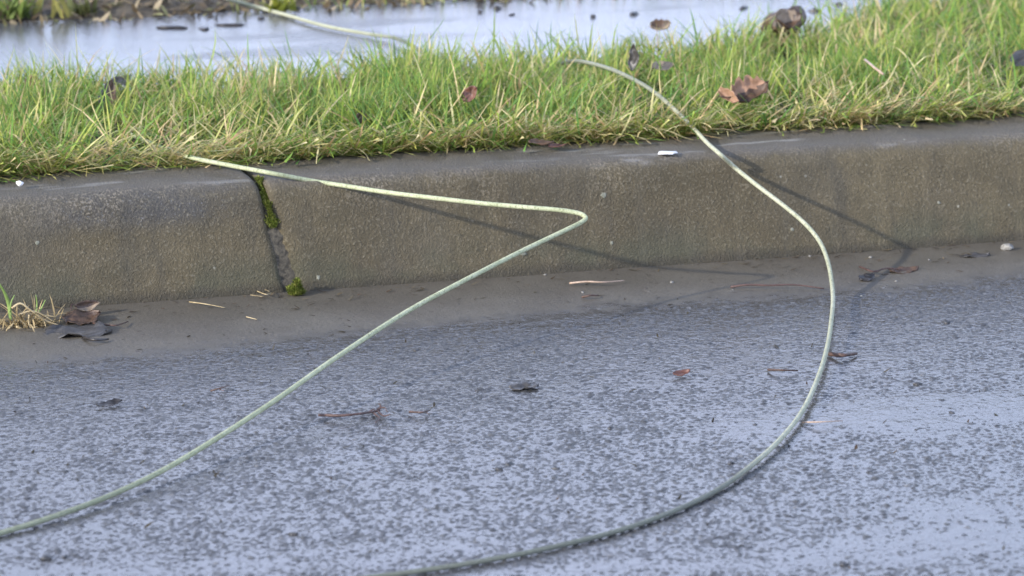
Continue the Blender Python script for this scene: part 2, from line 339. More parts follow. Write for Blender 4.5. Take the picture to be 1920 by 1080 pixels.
# ------------------------------------------------------------------ kerb stones
JB = at_z(541, 548, 0.0)[0]; JT = at_y(492, 346, 0.03)[0]        # the joint, foot and nose
def joint_x(y, z): return JB + (JT-JB)*(z/0.118) - 0.02*max(0, y-0.03)
def profile():
    P = [(0.0, -0.03), (0.0, 0.0)]
    for i in range(1, 9): P.append((0.022*i/9, 0.100*i/9))
    cy, cz, r = 0.0475, 0.098, 0.0265
    for i in range(0, 9):
        a = math.pi - (math.pi/2)*i/8 ; a = a - 0.2*(1-i/8)
        P.append((cy+r*math.cos(a), cz+r*math.sin(a)))
    for i in range(1, 6): P.append((0.0475+(0.15-0.0475)*i/5, 0.1245+0.001*i/5))
    P.append((0.15, -0.03)); return P
PR = profile()
def kerb_stone(name, x0, x1, label, left_end=None, right_end=None):
    dense = np.arange(max(x0, 0.2), min(x1, 2.4), 0.006) if True else None
    ts = sorted(set([x0, x1] + [float(a) for a in dense] + [float(a) for a in np.arange(x0, x1, 0.06)]))
    n = len(PR); V = []; F = []
    for t in ts:
        u = t
        for (y, z) in PR:
            x = u
            if right_end is not None:                   # follow the slanting joint, last stretch only
                k = max(0, 1-(x1-u)/0.12); x = u + k*(right_end(y, max(z, 0))-x1)
            if left_end is not None:
                k = max(0, 1-(u-x0)/0.12); x = u + k*(left_end(y, max(z, 0))-x0)
            d = min(abs(x1-u) if right_end is not None else 9, abs(u-x0) if left_end is not None else 9)
            ch = 0.004*max(0, 1-d/0.008)**2 if z > 0.004 else 0      # worn arris at the joint
            wv = 0.0022*fb(x, z*3, 9) + 0.0010*fb(x, z+y*2, 42)
            if left_end is not None and z > 0 and z < .1: ch += 0.006*max(0, 1-d/0.016)*(1-z/0.1)
            V.append((x, y + wv + ch, z + (0.0018*fb(x+3, y, 7) + 0.0009*fb(x, y, 38) - ch*0.6 if z > 0.05 else 0)))
    m = len(ts)
    for i in range(m-1):
        for j in range(n-1): F.append((i*n+j, (i+1)*n+j, (i+1)*n+j+1, i*n+j+1))
    F.append(tuple(range(n))); F.append(tuple((m-1)*n+j for j in reversed(range(n))))
    return tag(obj(name, V, F, M['kerb']), label, 'kerb stone', 'kerb stones along the verge')
k_left = kerb_stone('kerb_stone', XA, JB-0.006, 'brown concrete kerb stone left of the mossy joint, with dark blue-grey grime on its shoulder',
    right_end=lambda y, z: joint_x(y, z)-0.0045)
k_right = kerb_stone('kerb_stone', JB+0.008, XB, 'long brown concrete kerb stone right of the mossy joint, crossed by both cable shadows',
    left_end=lambda y, z: joint_x(y, z)+0.0045+0.003*max(0, 1-z/0.085))
# crumbled mortar set back in the joint
V = []; F = []
for i in range(26):
    z = 0.121*i/25; y = (0.022*z/0.1 if z < 0.1 else 0.022+(z-0.1)*1.1) + 0.007 + 0.003*mnoise.noise(Vector((0, 0, z*120)))
    if z < 0.07: y -= 0.0035
    for q, s in enumerate((-1, -0.3, 0.3, 1)):
        w_ = 0.008+0.006*max(0, 1-z/0.09)
        V.append((joint_x(y, z)+0.002+s*w_, y+0.004*(s < -0.5)*0+0.003*mnoise.noise(Vector((s*5, 0, z*170))), z))
for i in range(25):
    for q in range(3): F.append((i*4+q, i*4+q+1, i*4+q+5, i*4+q+4))
obj('joint_mortar', V, F, M['mortar'], k_right)

def flat_patch(name, centre, nrm, r, mat, parent=None, asp=0.7, t=0.0012, seed=0):
    """small irregular scab with thickness lying on a surface"""
    rd = random.Random(seed); n = Vector(nrm).normalized(); a = n.cross(Vector((0.3, 0.2, 1))).normalized() if abs(n.z) < .9 else Vector((1, 0, 0))
    b = n.cross(a); N = 14; V = []; F = []
    rr = [r*(0.75+0.5*rd.random()) for _ in range(N)]
    for lv, (s, h) in enumerate(((1, -t), (0.95, t*0.6), (0.55, t))):
        for i in range(N):
            th = 2*math.pi*i/N; p = a*(math.cos(th)*rr[i]*s) + b*(math.sin(th)*rr[i]*s*asp) + n*h
            V.append(Vector(centre)+p)
    for lv in range(2):
        for i in range(N): F.append((lv*N+i, lv*N+(i+1) % N, (lv+1)*N+(i+1) % N, (lv+1)*N+i))
    F.append(tuple(2*N+i for i in range(N)))
    return obj(name, V, F, mat, parent)
FN = (0, -1, 0.22)
def on_face(px, py):                       # a point on the battered kerb face
    y = 0.01
    for _ in range(6):
        p = at_y(px, py, y); y = 0.22*min(max(p[2], 0), 0.1)
    return p
for i, (px, py, r, par, asp) in enumerate(((572, 452, 0.0045, k_right, 1.2), (980, 474, 0.0060, k_right, 0.7), (1132, 366, 0.0040, k_right, 1.1),
        (1147, 456, 0.0026, k_right, 1), (1485, 430, 0.003, k_right, 1), (70, 455, 0.0028, k_left, 1), (145, 397, 0.0026, k_left, 1), (597, 520, 0.003, k_right, 1.2), (1610, 400, .002, k_right, 1), (1760, 380, .0025, k_right, 1))):
    flat_patch('lichen_patch', on_face(px, py), FN, r*0.8, M['white'] if i == 6 else M['lichen'], par, asp, 0.0004, seed=i)

# ------------------------------------------------------------------ grass
def lowfreq(x, y, s, seed):
    r = np.random.default_rng(seed); v = np.zeros_like(x)
    for i in range(7):
        a = r.uniform(0, 2*np.pi); k = s*r.uniform(0.6, 1.6); v += np.sin((x*np.cos(a)+y*np.sin(a))*k + r.uniform(0, 6.28))
    return v/np.sqrt(7/2)/1.0
def blades(base, L, W, head, lean, droop, cols, nseg=4, tipcol=None):
    """curved tapering blades; base (n,3), heading angle, lean from vertical at the root, extra bend to the tip"""
    n = len(base); t = np.linspace(0, 1, nseg+1); cen = np.zeros((n, nseg+1, 3)); p = base.copy(); cen[:, 0] = p
    for i in range(nseg):
        th = lean + droop*(t[i]+0.5/nseg)**1.4
        d = np.stack([np.cos(head)*np.sin(th), np.sin(head)*np.sin(th), np.cos(th)], 1)
        p = p + d*(L/nseg)[:, None]; cen[:, i+1] = p
    tw = head + np.pi/2 + RNG.normal(0, 0.5, n)
    side = np.stack([np.cos(tw), np.sin(tw), RNG.normal(0, 0.12, n)], 1)
    prof = np.array([0.75, 1.0, 0.92, 0.62, 0.06]) if nseg == 4 else np.linspace(1, 0.06, nseg+1)
    off = side[:, None, :]*(W[:, None]*prof[None, :]*0.5)[:, :, None]
    V = np.stack([cen-off, cen+off], 2).reshape(-1, 3)
    s = 2*(nseg+1); b = (np.arange(n)*s)[:, None, None]; q = (np.arange(nseg)*2)[None, :, None]
    F = (b + q + np.array([0, 1, 3, 2])[None, None, :]).reshape(-1, 4)
    ca = np.repeat(cols[:, None, :], nseg+1, 1)
    if tipcol is not None:
        k = (t**3)[None, :, None]*tipcol[1][:, None, None]; ca = ca*(1-k) + tipcol[0][None, None, :]*k
    C = np.repeat(ca[:, :, None, :], 2, 2).reshape(-1, 3)
    return V, F, C
def join(parts):
    Vs, Fs, Cs, o = [], [], [], 0
    for V, F, C in parts: Vs.append(V); Fs.append(F+o); Cs.append(C); o += len(V)
    return np.concatenate(Vs), np.concatenate(Fs), np.concatenate(Cs)

PAL = np.array([(0.125, 0.240, 0.058), (0.190, 0.315, 0.062), (0.270, 0.365, 0.066), (0.39, 0.42, 0.090), (0.50, 0.48, 0.17), (0.66, 0.55, 0.29), (0.50, 0.35, 0.18)])
def pick(n, dry):
    """colour index: greens, with more yellow and straw where dry is high"""
    u = RNG.random(n); c = np.zeros(n, int)
    pg = 1-dry
    th = np.stack([0.20*pg, 0.48*pg, 0.78*pg, 0.94*pg+0.0*dry, pg+0.30*dry, pg+0.78*dry], 1)
    for i in range(6): c += (u > th[:, i]).astype(int)
    col = PAL[c]*RNG.uniform(0.88, 1.28, (n, 1))*RNG.uniform(0.93, 1.07, (n, 3)); return col
def inview(x): return (x > 0.40) & (x < 2.75)
HOLES = [(*at_z(px, py+34, 0.155)[:2], r) for px, py, r in ((1393, 172, 0.052), (200, 190, 0.034), (880, 178, 0.026), (1475, 58, 0.050), (1200, 118, 0.034), (1245, 125, 0.03), (1905, 108, 0.034), (1232, 50, 0.03), (676, 222, 0.022))]
def verge_points(n, dens_out=0.35):
    x = RNG.uniform(-2.2, 4.2, n); keep = inview(x) | (RNG.random(n) < dens_out); x = x[keep]
    yf = np.array([verge_far(a) for a in x]); v = RNG.random(len(x)); y = 0.136 + v*(yf-0.136)
    for hx, hy, r in HOLES:
        d = ((x-hx)/1.1)**2 + ((y-hy)/1.0)**2; k = d > r*r; x, y, yf = x[k], y[k], yf[k]
    return x, y, yf
parts = []
# main sward, thinner between the clumps
x, y, yf = verge_points(205000); g = lowfreq(x, y, 55, 81)+0.6*lowfreq(x, y, 120, 82); m = RNG.random(len(x)) < np.clip(0.78+0.45*g, 0.18, 1); x, y, yf = x[m], y[m], yf[m]; n = len(x)
cl = lowfreq(x, y, 32, 1); cl2 = lowfreq(x, y, 11, 2)
front = np.clip(1-(y-0.136)/0.07, 0, 1); back = np.clip(1-(yf-y)/0.06, 0, 1)
L = (0.046 + 0.011*cl + 0.007*cl2)*RNG.uniform(0.65, 1.35, n)*(1-0.15*front)
head = RNG.uniform(-np.pi, np.pi, n); bias = lowfreq(x, y, 20, 5)*1.4 + 0.3
head = np.where(RNG.random(n) < 0.45, bias + RNG.normal(0, 0.5, n), head)
head = np.where((front > 0.25) & (RNG.random(n) < 0.65), -np.pi/2 + RNG.normal(0.25, 1.0, n), head)
lean = np.abs(RNG.normal(0.62, 0.45, n)) + 0.35*front; droop = np.abs(RNG.normal(0.85, 0.55, n)) + 0.4*front*RNG.random(n)
dry = np.clip(0.13 + 0.11*lowfreq(x, y, 14, 9) + 0.26*front**1.3 + 0.22*back, 0.03, 0.85)
base = np.stack([x, y, np.array([verge_z(a, b) for a, b in zip(x, y)])-0.004], 1)
parts.append(blades(base, L, RNG.uniform(0.0011, 0.0024, n), head, lean, droop, pick(n, dry), tipcol=(np.array((0.30, 0.27, 0.10)), np.clip(RNG.normal(0.15, 0.3, n), 0, 0.9))))
# longer broad blades standing above
x, y, yf = verge_points(10000); n = len(x); front = np.clip(1-(y-0.136)/0.08, 0, 1)
base = np.stack([x, y, np.full(n, 0.12)], 1)
parts.append(blades(base, RNG.uniform(0.06, 0.10, n)*(1-0.2*front), RNG.uniform(0.0022, 0.0034, n), RNG.uniform(-np.pi, np.pi, n), np.abs(RNG.normal(0.75, 0.35, n)),
    np.abs(RNG.normal(0.9, 0.5, n)), pick(n, np.full(n, 0.28))*1.05))
# blades knocked over, lying across the sward at all angles
x, y, yf = verge_points(13000); n = len(x)
base = np.stack([x, y, 0.125+RNG.uniform(0.0, 0.026, n)], 1)
parts.append(blades(base, RNG.uniform(0.04, 0.085, n), RNG.uniform(0.0016, 0.0030, n), RNG.uniform(-np.pi, np.pi, n), np.abs(RNG.normal(0.95, 0.25, n)), RNG.normal(0.25, 0.5, n), pick(n, np.clip(0.22+0.22*lowfreq(x, y, 18, 71), 0.03, 0.9))*1.03))
# dry thatch lying low along the kerb and through the sward
x, y, yf = verge_points(20000); n = len(x); m = RNG.random(n) < 0.62
y = np.where(m, 0.126 + np.abs(RNG.normal(0, 0.025, n)), y)
base = np.stack([x, y, 0.125+RNG.uniform(0, 0.018, n)], 1)
hd = np.where(RNG.random(n) < 0.5, RNG.normal(0.1, 0.5, n), RNG.normal(math.pi, 0.5, n)); hd = np.where(RNG.random(n) < 0.3, RNG.normal(-1.2, 0.6, n), hd)
parts.append(blades(base, RNG.uniform(0.02, 0.065, n), RNG.uniform(0.0014, 0.003, n), hd, RNG.normal(1.15, 0.25, n), RNG.normal(0.4, 0.3, n), pick(n, np.full(n, 0.72))*1.15))
# tufts flopping over the kerb edge
x = RNG.uniform(-2, 4, 3800); n = len(x); base = np.stack([x, RNG.uniform(0.130, 0.165, n), np.full(n, 0.126)], 1)
clump = lowfreq(x, x*0, 38, 21) > -0.5; base = base[clump]; n = len(base)
parts.append(blades(base, RNG.uniform(0.035, 0.075, n), RNG.uniform(0.0018, 0.0036, n), -np.pi/2 + RNG.normal(0.3, 0.85, n), np.abs(RNG.normal(0.7, 0.2, n)), np.abs(RNG.normal(1.0, 0.3, n)), pick(n, np.full(n, 0.32))))
V, F, C = join(parts)
V[:, 2] = np.where((V[:, 1] < 0.150) & (V[:, 2] < 0.1275), 0.1275 + 0.0006*RNG.random(len(V)), V[:, 2])
V[:, 2] = np.maximum(V[:, 2], 0.112); V[:, 1] = np.maximum(V[:, 1], 0.085 + 0.02*RNG.random(len(V)))
tag(quads('grass', V, F, M['blade'], C), 'rough green verge grass with straw-coloured thatch behind the kerb', 'grass', kind='stuff')

# leaf litter and weeds on the far bank
parts = []; n = 16000
x = RNG.uniform(-1.5, 5, n); y = 1.185 + np.abs(RNG.normal(0, 0.28, n)); zb = np.array([bank_z(a, b) for a, b in zip(x, y)])
lp = np.array([(0.24, 0.18, 0.11), (0.16, 0.115, 0.07), (0.34, 0.27, 0.17), (0.10, 0.075, 0.05), (0.26, 0.25, 0.11)])[RNG.integers(0, 5, n)]*RNG.uniform(0.7, 1.3, (n, 1))
parts.append(blades(np.stack([x, y, zb+0.001], 1), RNG.uniform(0.010, 0.032, n), RNG.uniform(0.003, 0.010, n), RNG.uniform(-3.14, 3.14, n), RNG.normal(1.25, 0.3, n), RNG.normal(0.2, 0.3, n), lp))
V, F, C = join(parts)
tag(quads('leaf_litter', V, F, M['litter'], C), 'brown leaf litter on the bank beyond the footpath', 'leaf litter', kind='stuff')
parts = []; n = 9000
x = RNG.uniform(-1.5, 5, n); y = 1.20 + np.abs(RNG.normal(0, 0.35, n)); k = (lowfreq(x, y, 9, 33) + np.where(x > 1.25, 1.5, -0.4)) > 0.6
x, y = x[k], y[k]; n = len(x); zb = np.array([bank_z(a, b) for a, b in zip(x, y)])
parts.append(blades(np.stack([x, y, zb-0.002], 1), RNG.uniform(0.02, 0.045, n), RNG.uniform(0.002, 0.004, n), RNG.uniform(-3.14, 3.14, n), np.abs(RNG.normal(0.5, 0.3, n)), np.abs(RNG.normal(0.5, 0.3, n)), pick(n, np.full(n, 0.45))))
V, F, C = join(parts)
tag(quads('bank_grass', V, F, M['blade'], C), 'sparse yellow-green grass on the bank beyond the footpath', 'grass', kind='stuff')

# ------------------------------------------------------------------ tubes, cables
def spline(P, per=14):
    P = [np.array(p, float) for p in P]; Q = [2*P[0]-P[1]] + P + [2*P[-1]-P[-2]]; out = []
    for i in range(1, len(Q)-2):
        p0, p1, p2, p3 = Q[i-1:i+3]
        t0 = 0; t1 = t0+np.linalg.norm(p1-p0)**0.5; t2 = t1+np.linalg.norm(p2-p1)**0.5; t3 = t2+np.linalg.norm(p3-p2)**0.5
        for t in np.linspace(t1, t2, per, endpoint=False):
            a1 = (t1-t)/(t1-t0)*p0+(t-t0)/(t1-t0)*p1; a2 = (t2-t)/(t2-t1)*p1+(t-t1)/(t2-t1)*p2; a3 = (t3-t)/(t3-t2)*p2+(t-t2)/(t3-t2)*p3
            b1 = (t2-t)/(t2-t0)*a1+(t-t0)/(t2-t0)*a2; b2 = (t3-t)/(t3-t1)*a2+(t-t1)/(t3-t1)*a3
            out.append((t2-t)/(t2-t1)*b1+(t-t1)/(t2-t1)*b2)
    out.append(P[-1]); return out
def smooth_pts(P, it=3):
    P = np.array(P)
    for _ in range(it): P[1:-1] = 0.25*P[:-2]+0.5*P[1:-1]+0.25*P[2:]
    return [p for p in P]
def tube_geo(P, R, seg=10, cap=True):
    """R: radius or list; parallel transported rings"""
    n = len(P); R = [R]*n if not hasattr(R, '__len__') else R; V = []; F = []; up = np.array([0.123, 0.07, 1.0])
    for i in range(n):
        d = P[min(i+1, n-1)]-P[max(i-1, 0)]; d = d/np.linalg.norm(d)
        a = up-d*(up@d); a = a/np.linalg.norm(a); b = np.cross(d, a); up = a
        for s in range(seg):
            th = 2*math.pi*s/seg; V.append(P[i]+R[i]*(a*math.cos(th)+b*math.sin(th)))
    for i in range(n-1):
        for s in range(seg): F.append((i*seg+s, i*seg+(s+1) % seg, (i+1)*seg+(s+1) % seg, (i+1)*seg+s))
    if cap: F.append(tuple(reversed(range(seg)))); F.append(tuple((n-1)*seg+s for s in range(seg)))
    return V, F
def tube(name, P, R, mat, parent=None, seg=10): 
    V, F = tube_geo(P, R, seg); return obj(name, V, F, mat, parent)

def mk(spec): return [at_y(a, b, v) if k == 'y' else at_z(a, b, v) for a, b, k, v in spec]
CR = 0.0026
c1 = mk([(240, 250, 'z', 0.135), (310, 280, 'z', 0.136), (365, 297, 'z', 0.138), (430, 310, 'z', 0.1345), (510, 325, 'z', 0.1325), (590, 340, 'y', 0.035), (650, 349, 'y', 0.012), (720, 360, 'y', -0.035),
    (811, 371, 'y', -0.090), (900, 381, 'y', -0.122), (990, 389, 'y', -0.150), (1045, 393.5, 'y', -0.163), (1076, 398, 'y', -0.170), (1093, 403, 'y', -0.175), (1098.5, 409, 'y', -0.179), (1091, 416, 'y', -0.184),
    (1070, 427, 'y', -0.193), (1030, 446, 'y', -0.208), (980, 470, 'y', -0.230), (880, 521, 'z', 0.073), (770, 580, 'z', 0.058), (640, 664, 'z', 0.041), (510, 755, 'z', 0.0265), (400, 826, 'z', 0.017),
    (300, 885, 'z', 0.0105), (200, 932, 'z', 0.0065), (100, 969, 'z', 0.0048), (0, 1000, 'z', 0.0030), (-150, 1040, 'z', 0.0030), (-500, 1120, 'z', 0.0030)])
c2 = mk([(260, -60, 'z', 0.16), (420, -4, 'z', 0.150), (470, 10, 'z', Z_PATH+0.004), (540, 29, 'z', Z_PATH+0.001), (620, 51, 'z', Z_PATH+0.001), (700, 65, 'z', Z_PATH+0.001), (745, 72, 'z', Z_PATH+0.004), (800, 100, 'z', 0.128), (900, 134, 'z', 0.128), (1000, 132, 'z', 0.135),
    (1052, 119, 'z', 0.146), (1100, 117, 'z', 0.177), (1170, 140, 'z', 0.183), (1230, 175, 'z', 0.170), (1290, 230, 'z', 0.141), (1325, 267, 'z', 0.1295), (1350, 289, 'z', 0.1285), (1380, 316, 'y', 0.012),
    (1420, 348, 'y', -0.030), (1470, 386, 'y', -0.064), (1510, 420, 'y', -0.093), (1535, 450, 'y', -0.120), (1551, 486, 'y', -0.158), (1561, 540, 'y', -0.222), (1559, 600, 'z', 0.014), (1549, 660, 'z', 0.011),
    (1530, 718, 'z', 0.009), (1500, 778, 'z', 0.0075), (1455, 832, 'z', 0.006), (1400, 880, 'z', 0.0045), (1340, 922, 'z', 0.0030), (1250, 964, 'z', 0.0030), (1150, 998, 'z', 0.0030), (1000, 1034, 'z', 0.0030), (870, 1058, 'z', 0.0030), (740, 1077, 'z', 0.0030), (500, 1105, 'z', 0.0030)])
tag(tube('cable', smooth_pts(spline(c1), 6), CR, M['cable'], seg=12), 'pale green cable bent back in a sharp hairpin in front of the kerb', 'cable')
tag(tube('cable', smooth_pts(spline(c2), 6), 0.0025, M['cable2'], seg=12), 'grey-green cable looping wide over the grass and kerb onto the wet road', 'cable')

# ------------------------------------------------------------------ moss
def moss(centre_fn, n, label, size):
    P = np.array([centre_fn() for _ in range(n)]); m = len(P)
    col = np.array([(0.15, 0.20, 0.03), (0.22, 0.27, 0.05), (0.10, 0.13, 0.022), (0.28, 0.29, 0.07)])[RNG.integers(0, 4, m)]*RNG.uniform(0.75, 1.25, (m, 1))
    hd = -np.pi/2 + RNG.normal(0, 1.1, m)
    V, F, C = blades(P, RNG.uniform(0.6, 1.4, m)*size, RNG.uniform(0.0010, 0.0018, m), hd, np.abs(RNG.normal(0.7, 0.4, m)), RNG.normal(0.3, 0.3, m), col)
    c = P.mean(0); o = quads('moss_clump', V-c, F, M['mossb'], C); o.location = c.tolist()
    return tag(o, label, 'moss', 'moss growing in the kerb joint')
def moss_top():
    z = 0.072 + 0.052*RNG.random(); y = (0.22*z if z < 0.1 else 0.024+(z-0.1)*1.0)
    wd = 0.0055*(0.55+0.45*math.sin(z*260))
    return (joint_x(y, z)+0.001+RNG.normal(0, wd*0.6), y+0.001+0.003*RNG.random(), z)
moss(moss_top, 1500, 'thin strip of yellow-green moss filling the top of the kerb joint', 0.0042)
mc = at_z(552, 534, 0.011)
def moss_foot():
    v = RNG.normal(0, 1, 3); v /= np.linalg.norm(v); v[2] = abs(v[2]); r = RNG.uniform(0.75, 1)**0.5
    return (mc[0]+v[0]*0.0085*r+0.002*math.sin(v[2]*9), mc[1]-0.004+v[1]*0.008*r, 0.001+v[2]*(0.0125+0.004*math.sin(v[0]*5+1))*r)
moss(moss_foot, 2000, 'round cushion of bright moss at the foot of the kerb joint', 0.0045)

# ------------------------------------------------------------------ leaves, twigs, stones
def leaf(name, pos, length, width, rot, mats, label, curl=0.8, fold=0.5, group='dead leaves on the verge', lobes=0.0, stem=True, seed=0):
    rd = random.Random(seed); nu, nv = 13, 9; V = []; F = []
    for i in range(nu):
        t = i/(nu-1); wd = width*math.sin(math.pi*min(1, 0.04+0.96*t)**0.85)**0.75
        if lobes: wd *= 1+lobes*math.sin(t*26)
        for j in range(nv):
            s = (j/(nv-1)-0.5)*2; a = curl*(t-0.4)*1.6; b = fold*abs(s)
            x = math.sin(a)/max(curl*1.6, 0.05)*length if curl > 0.05 else (t-0.4)*length
            z = (1-math.cos(a))/max(curl*1.6, 0.05)*length if curl > 0.05 else 0
            yy = s*wd*math.cos(b); z += wd*abs(s)*math.sin(b)*(1 if s > 0 else 0.45) + 0.32*width*mnoise.noise(Vector((t*3.2, s*1.8, seed*3.1))) + 0.12*width*mnoise.noise(Vector((t*9, s*5, seed*1.3))); yy += 0.28*width*mnoise.noise(Vector((t*3, 7.7, seed*2.3))); x += 0.18*width*mnoise.noise(Vector((s*2.5, t*2, seed*5.3)))
            V.append((x, yy, z))
    for i in range(nu-1):
        for j in range(nv-1): F.append((i*nv+j, (i+1)*nv+j, (i+1)*nv+j+1, i*nv+j+1))
    o = obj(name, V, F, mats[0], None, True, pos)
    if len(mats) > 1:
        o.data.materials.append(mats[1])
        for p in o.data.polygons:
            if p.center.y > width*0.2: p.material_index = 1
    sm = o.modifiers.new('thickness', 'SOLIDIFY'); sm.thickness = 0.0005
    o.rotation_euler = rot
    if stem:
        q = Vector(V[4]); P = [np.array(q+Vector((0.002, 0, 0))), np.array(q+Vector((-0.15*length, 0.004*rd.uniform(-1, 1), 0.002))), np.array(q+Vector((-0.35*length, 0.010*rd.uniform(-1, 1), 0.004)))]
        tube('stem', spline(P, 5), 0.0008, M['twig'], o, 6)
    return tag(o, label, 'leaf', group)
R_ = math.radians
G = 'dead leaves in the grass'
leaf('dead_leaf', at_z(1400, 180, 0.168), 0.056, 0.022, (R_(28), R_(-8), R_(8)), [M['leafbrown'], M['leaftan']], 'large curled brown leaf with a tan side, in the grass right of the looping cable', 1.0, 0.8, G, 0.22, True, 3)
leaf('dead_leaf', at_z(1364, 182, 0.170), 0.034, 0.0085, (R_(50), R_(25), R_(-50)), [M['leaftan']], 'tan leaf flap leaning on the large curled brown leaf', 0.9, 0.8, G, 0.12, False, 44)
leaf('dead_leaf', at_z(1188, 112, 0.186), 0.034, 0.007, (R_(10), R_(-80), R_(35)), [M['leafdark']], 'black pointed leaf standing upright behind the looping cable', 0.5, 0.4, G, 0, False, 5)
leaf('dead_leaf', at_z(1238, 126, 0.172), 0.030, 0.009, (R_(28), R_(0), R_(10)), [M['leafpale']], 'pale tan leaf lying right of the black upright leaf', 0.5, 0.3, G, 0, False, 6)
leaf('dead_leaf', at_z(198, 190, 0.158), 0.048, 0.012, (R_(30), R_(-42), R_(60)), [M['leafbrown'], M['leafgrey']], 'dark brown leaf half sunk in the grass at the left', 0.7, 0.6, G, 0.08, False, 7)
leaf('dead_leaf', at_z(225, 154, 0.158), 0.030, 0.010, (R_(20), R_(-10), R_(20)), [M['leafgrey']], 'small grey leaf behind the dark brown leaf at the left', 0.6, 0.3, G, 0, False, 8)
leaf('dead_leaf', at_z(880, 178, 0.172), 0.024, 0.009, (R_(60), R_(-35), R_(-20)), [M['leafred']], 'small red-brown leaf deep in the grass near the middle', 0.8, 0.5, G, 0, False, 9)
leaf('dead_leaf', at_z(1912, 114, 0.172), 0.040, 0.012, (R_(32), R_(-12), R_(25)), [M['leafgrey']], 'dark grey leaf in the grass at the right edge', 0.6, 0.4, G, 0, False, 10)
leaf('dead_leaf', at_z(676, 224, 0.154), 0.024, 0.008, (R_(40), R_(-20), R_(60)), [M['leafbrown']], 'small brown leaf in the grass above the pale hairpin cable', 0.9, 0.5, G, 0, False, 11)
leaf('dead_leaf', at_z(1235, 54, 0.166), 0.032, 0.012, (R_(25), R_(0), R_(-15)), [M['leafpale'], M['leafbrown']], 'crumpled tan leaf at the back edge of the grass', 1.2, 0.8, G, 0.1, False, 12)
leaf('dead_leaf', at_z(1042, 274, 0.132), 0.024, 0.006, (R_(10), R_(0), R_(5)), [M['leafred']], 'thin reddish leaf scrap on the kerb edge under the grass', 0.3, 0.3, G, 0.1, False, 13)
leaf('dead_leaf', at_z(1010, 268, 0.136), 0.030, 0.008, (R_(12), R_(4), R_(-20)), [M['leafbrown']], 'dark brown leaf scrap tucked under the grass beside the kerb', 0.5, 0.3, G, 0.1, False, 14)
leaf('dead_leaf', at_z(57, 153, 0.168), 0.018, 0.008, (R_(50), R_(-10), R_(0)), [M['leafred']], 'tiny brown leaf scrap in the grass at far left', 0.6, 0.5, G, 0, False, 15)
# brown clod at the back of the verge, right
def stone(name, pos, r, mat, label, cat='stone', group=None, sq=(1, 1, 0.7), seed=0, rough=0.35, sub=3):
    bm = bmesh.new(); bmesh.ops.create_icosphere(bm, subdivisions=sub, radius=1)
    for v in bm.verts:
        k = 1 + rough*mnoise.noise(v.co*1.3+Vector((seed*7.1, 0, 0))) + rough*0.5*mnoise.noise(v.co*3.1+Vector((0, seed*3.3, 0)))
        v.co = Vector((v.co.x*k*sq[0], v.co.y*k*sq[1], v.co.z*k*sq[2]))*r
    me = bpy.data.meshes.new(name); bm.to_mesh(me); bm.free(); me.shade_smooth(); me.materials.append(mat)
    o = bpy.data.objects.new(name, me); COL.objects.link(o); o.location = [float(c) for c in pos]; o.rotation_euler = (0, 0, seed*1.7)
    return tag(o, label, cat, group)
stone('soil_clod', at_z(1468, 62, 0.150)+np.array([0, 0, 0.012]), 0.030, M['leafbrown'], 'dark brown clod of earth and dead leaves at the back of the grass', 'clod', None, (1, 0.8, 0.8), 4, 0.5)
leaf('dead_leaf', at_z(1470, 44, 0.188), 0.046, 0.018, (R_(25), R_(5), R_(15)), [M['leafbrown'], M['leafpale']], 'curled brown leaf lying on top of the dark clod', 1.4, 0.8, G, 0.1, False, 16)
# pale stalk in the grass at the right
tag(tube('dry_stalk', [at_z(1622, 112, 0.190), at_z(1640, 127, 0.187), at_z(1656, 139, 0.184)], 0.0016, M['twigpale'], seg=8), 'short pale dry stalk lying across the grass at the right', 'stalk')
# on the kerb top
tag(flat_patch('paper_scrap', at_z(1251, 286, 0.1265), (0, 0, 1), 0.0125, M['white'], None, 0.7, 0.0005, 40), 'small white scrap lying on the kerb top', 'scrap')
stone('pebble', at_z(37, 344, 0.131), 0.0040, M['white'], 'white pebble on the kerb edge under the grass at left', 'pebble', None, (1, 1, .8), 2)

# gutter, left: tuft, flat leaf, curled leaf
tc = at_z(60, 612, 0.0); tuft = bpy.data.objects.new('grass_tuft', None); COL.objects.link(tuft); tuft.location = tc.tolist()
tag(tuft, 'tuft of dry straw and a few green blades growing in the gutter at left', 'grass tuft')
n = 150; base = np.stack([RNG.normal(-0.004, 0.016, n), RNG.normal(0.005, 0.007, n), np.full(n, 0.001)], 1)
V, F, C = blades(base, RNG.uniform(0.012, 0.042, n), RNG.uniform(0.0011, 0.0024, n), RNG.uniform(-3.1, 3.1, n), RNG.normal(0.9, 0.35, n), RNG.normal(0.8, 0.4, n), np.array((0.44, 0.33, 0.17))*RNG.uniform(0.55, 1.15, (n, 1)))
quads('dry_stems', V, F, M['litter'], C, tuft)
def tb(name, pts, r0, mat):
    P = spline([np.array(p)-tc for p in pts], 6); tube(name, P, [r0*(1-0.6*i/(len(P)-1)) for i in range(len(P))], mat, tuft, 6)
def flatblade(pts, wd, mat, name='blade'):
    P = spline([np.array(p)-tc for p in pts], 7); m = len(P); V = []; F = []
    for i, p in enumerate(P):
        k = wd*(0.35+0.65*math.sin(math.pi*min(1, (i+1)/m)**0.7)); V += [p-_r*k, p+_r*k + np.array([0, -0.0006, 0])]
    F = [(2*i, 2*i+1, 2*i+3, 2*i+2) for i in range(m-1)]; o = obj(name, V, F, mat, tuft)
    s = o.modifiers.new('thickness', 'SOLIDIFY'); s.thickness = 0.0004
yb = tc[1]
flatblade([at_y(20, 600, yb), at_y(16, 570, yb), at_y(9, 550, yb-0.004), at_y(-4, 528, yb-0.008)], 0.0021, M['green'])
flatblade([at_y(18, 585, yb), at_y(21, 566, yb-0.002), at_y(27, 553, yb-0.004)], 0.0009, M['green'])
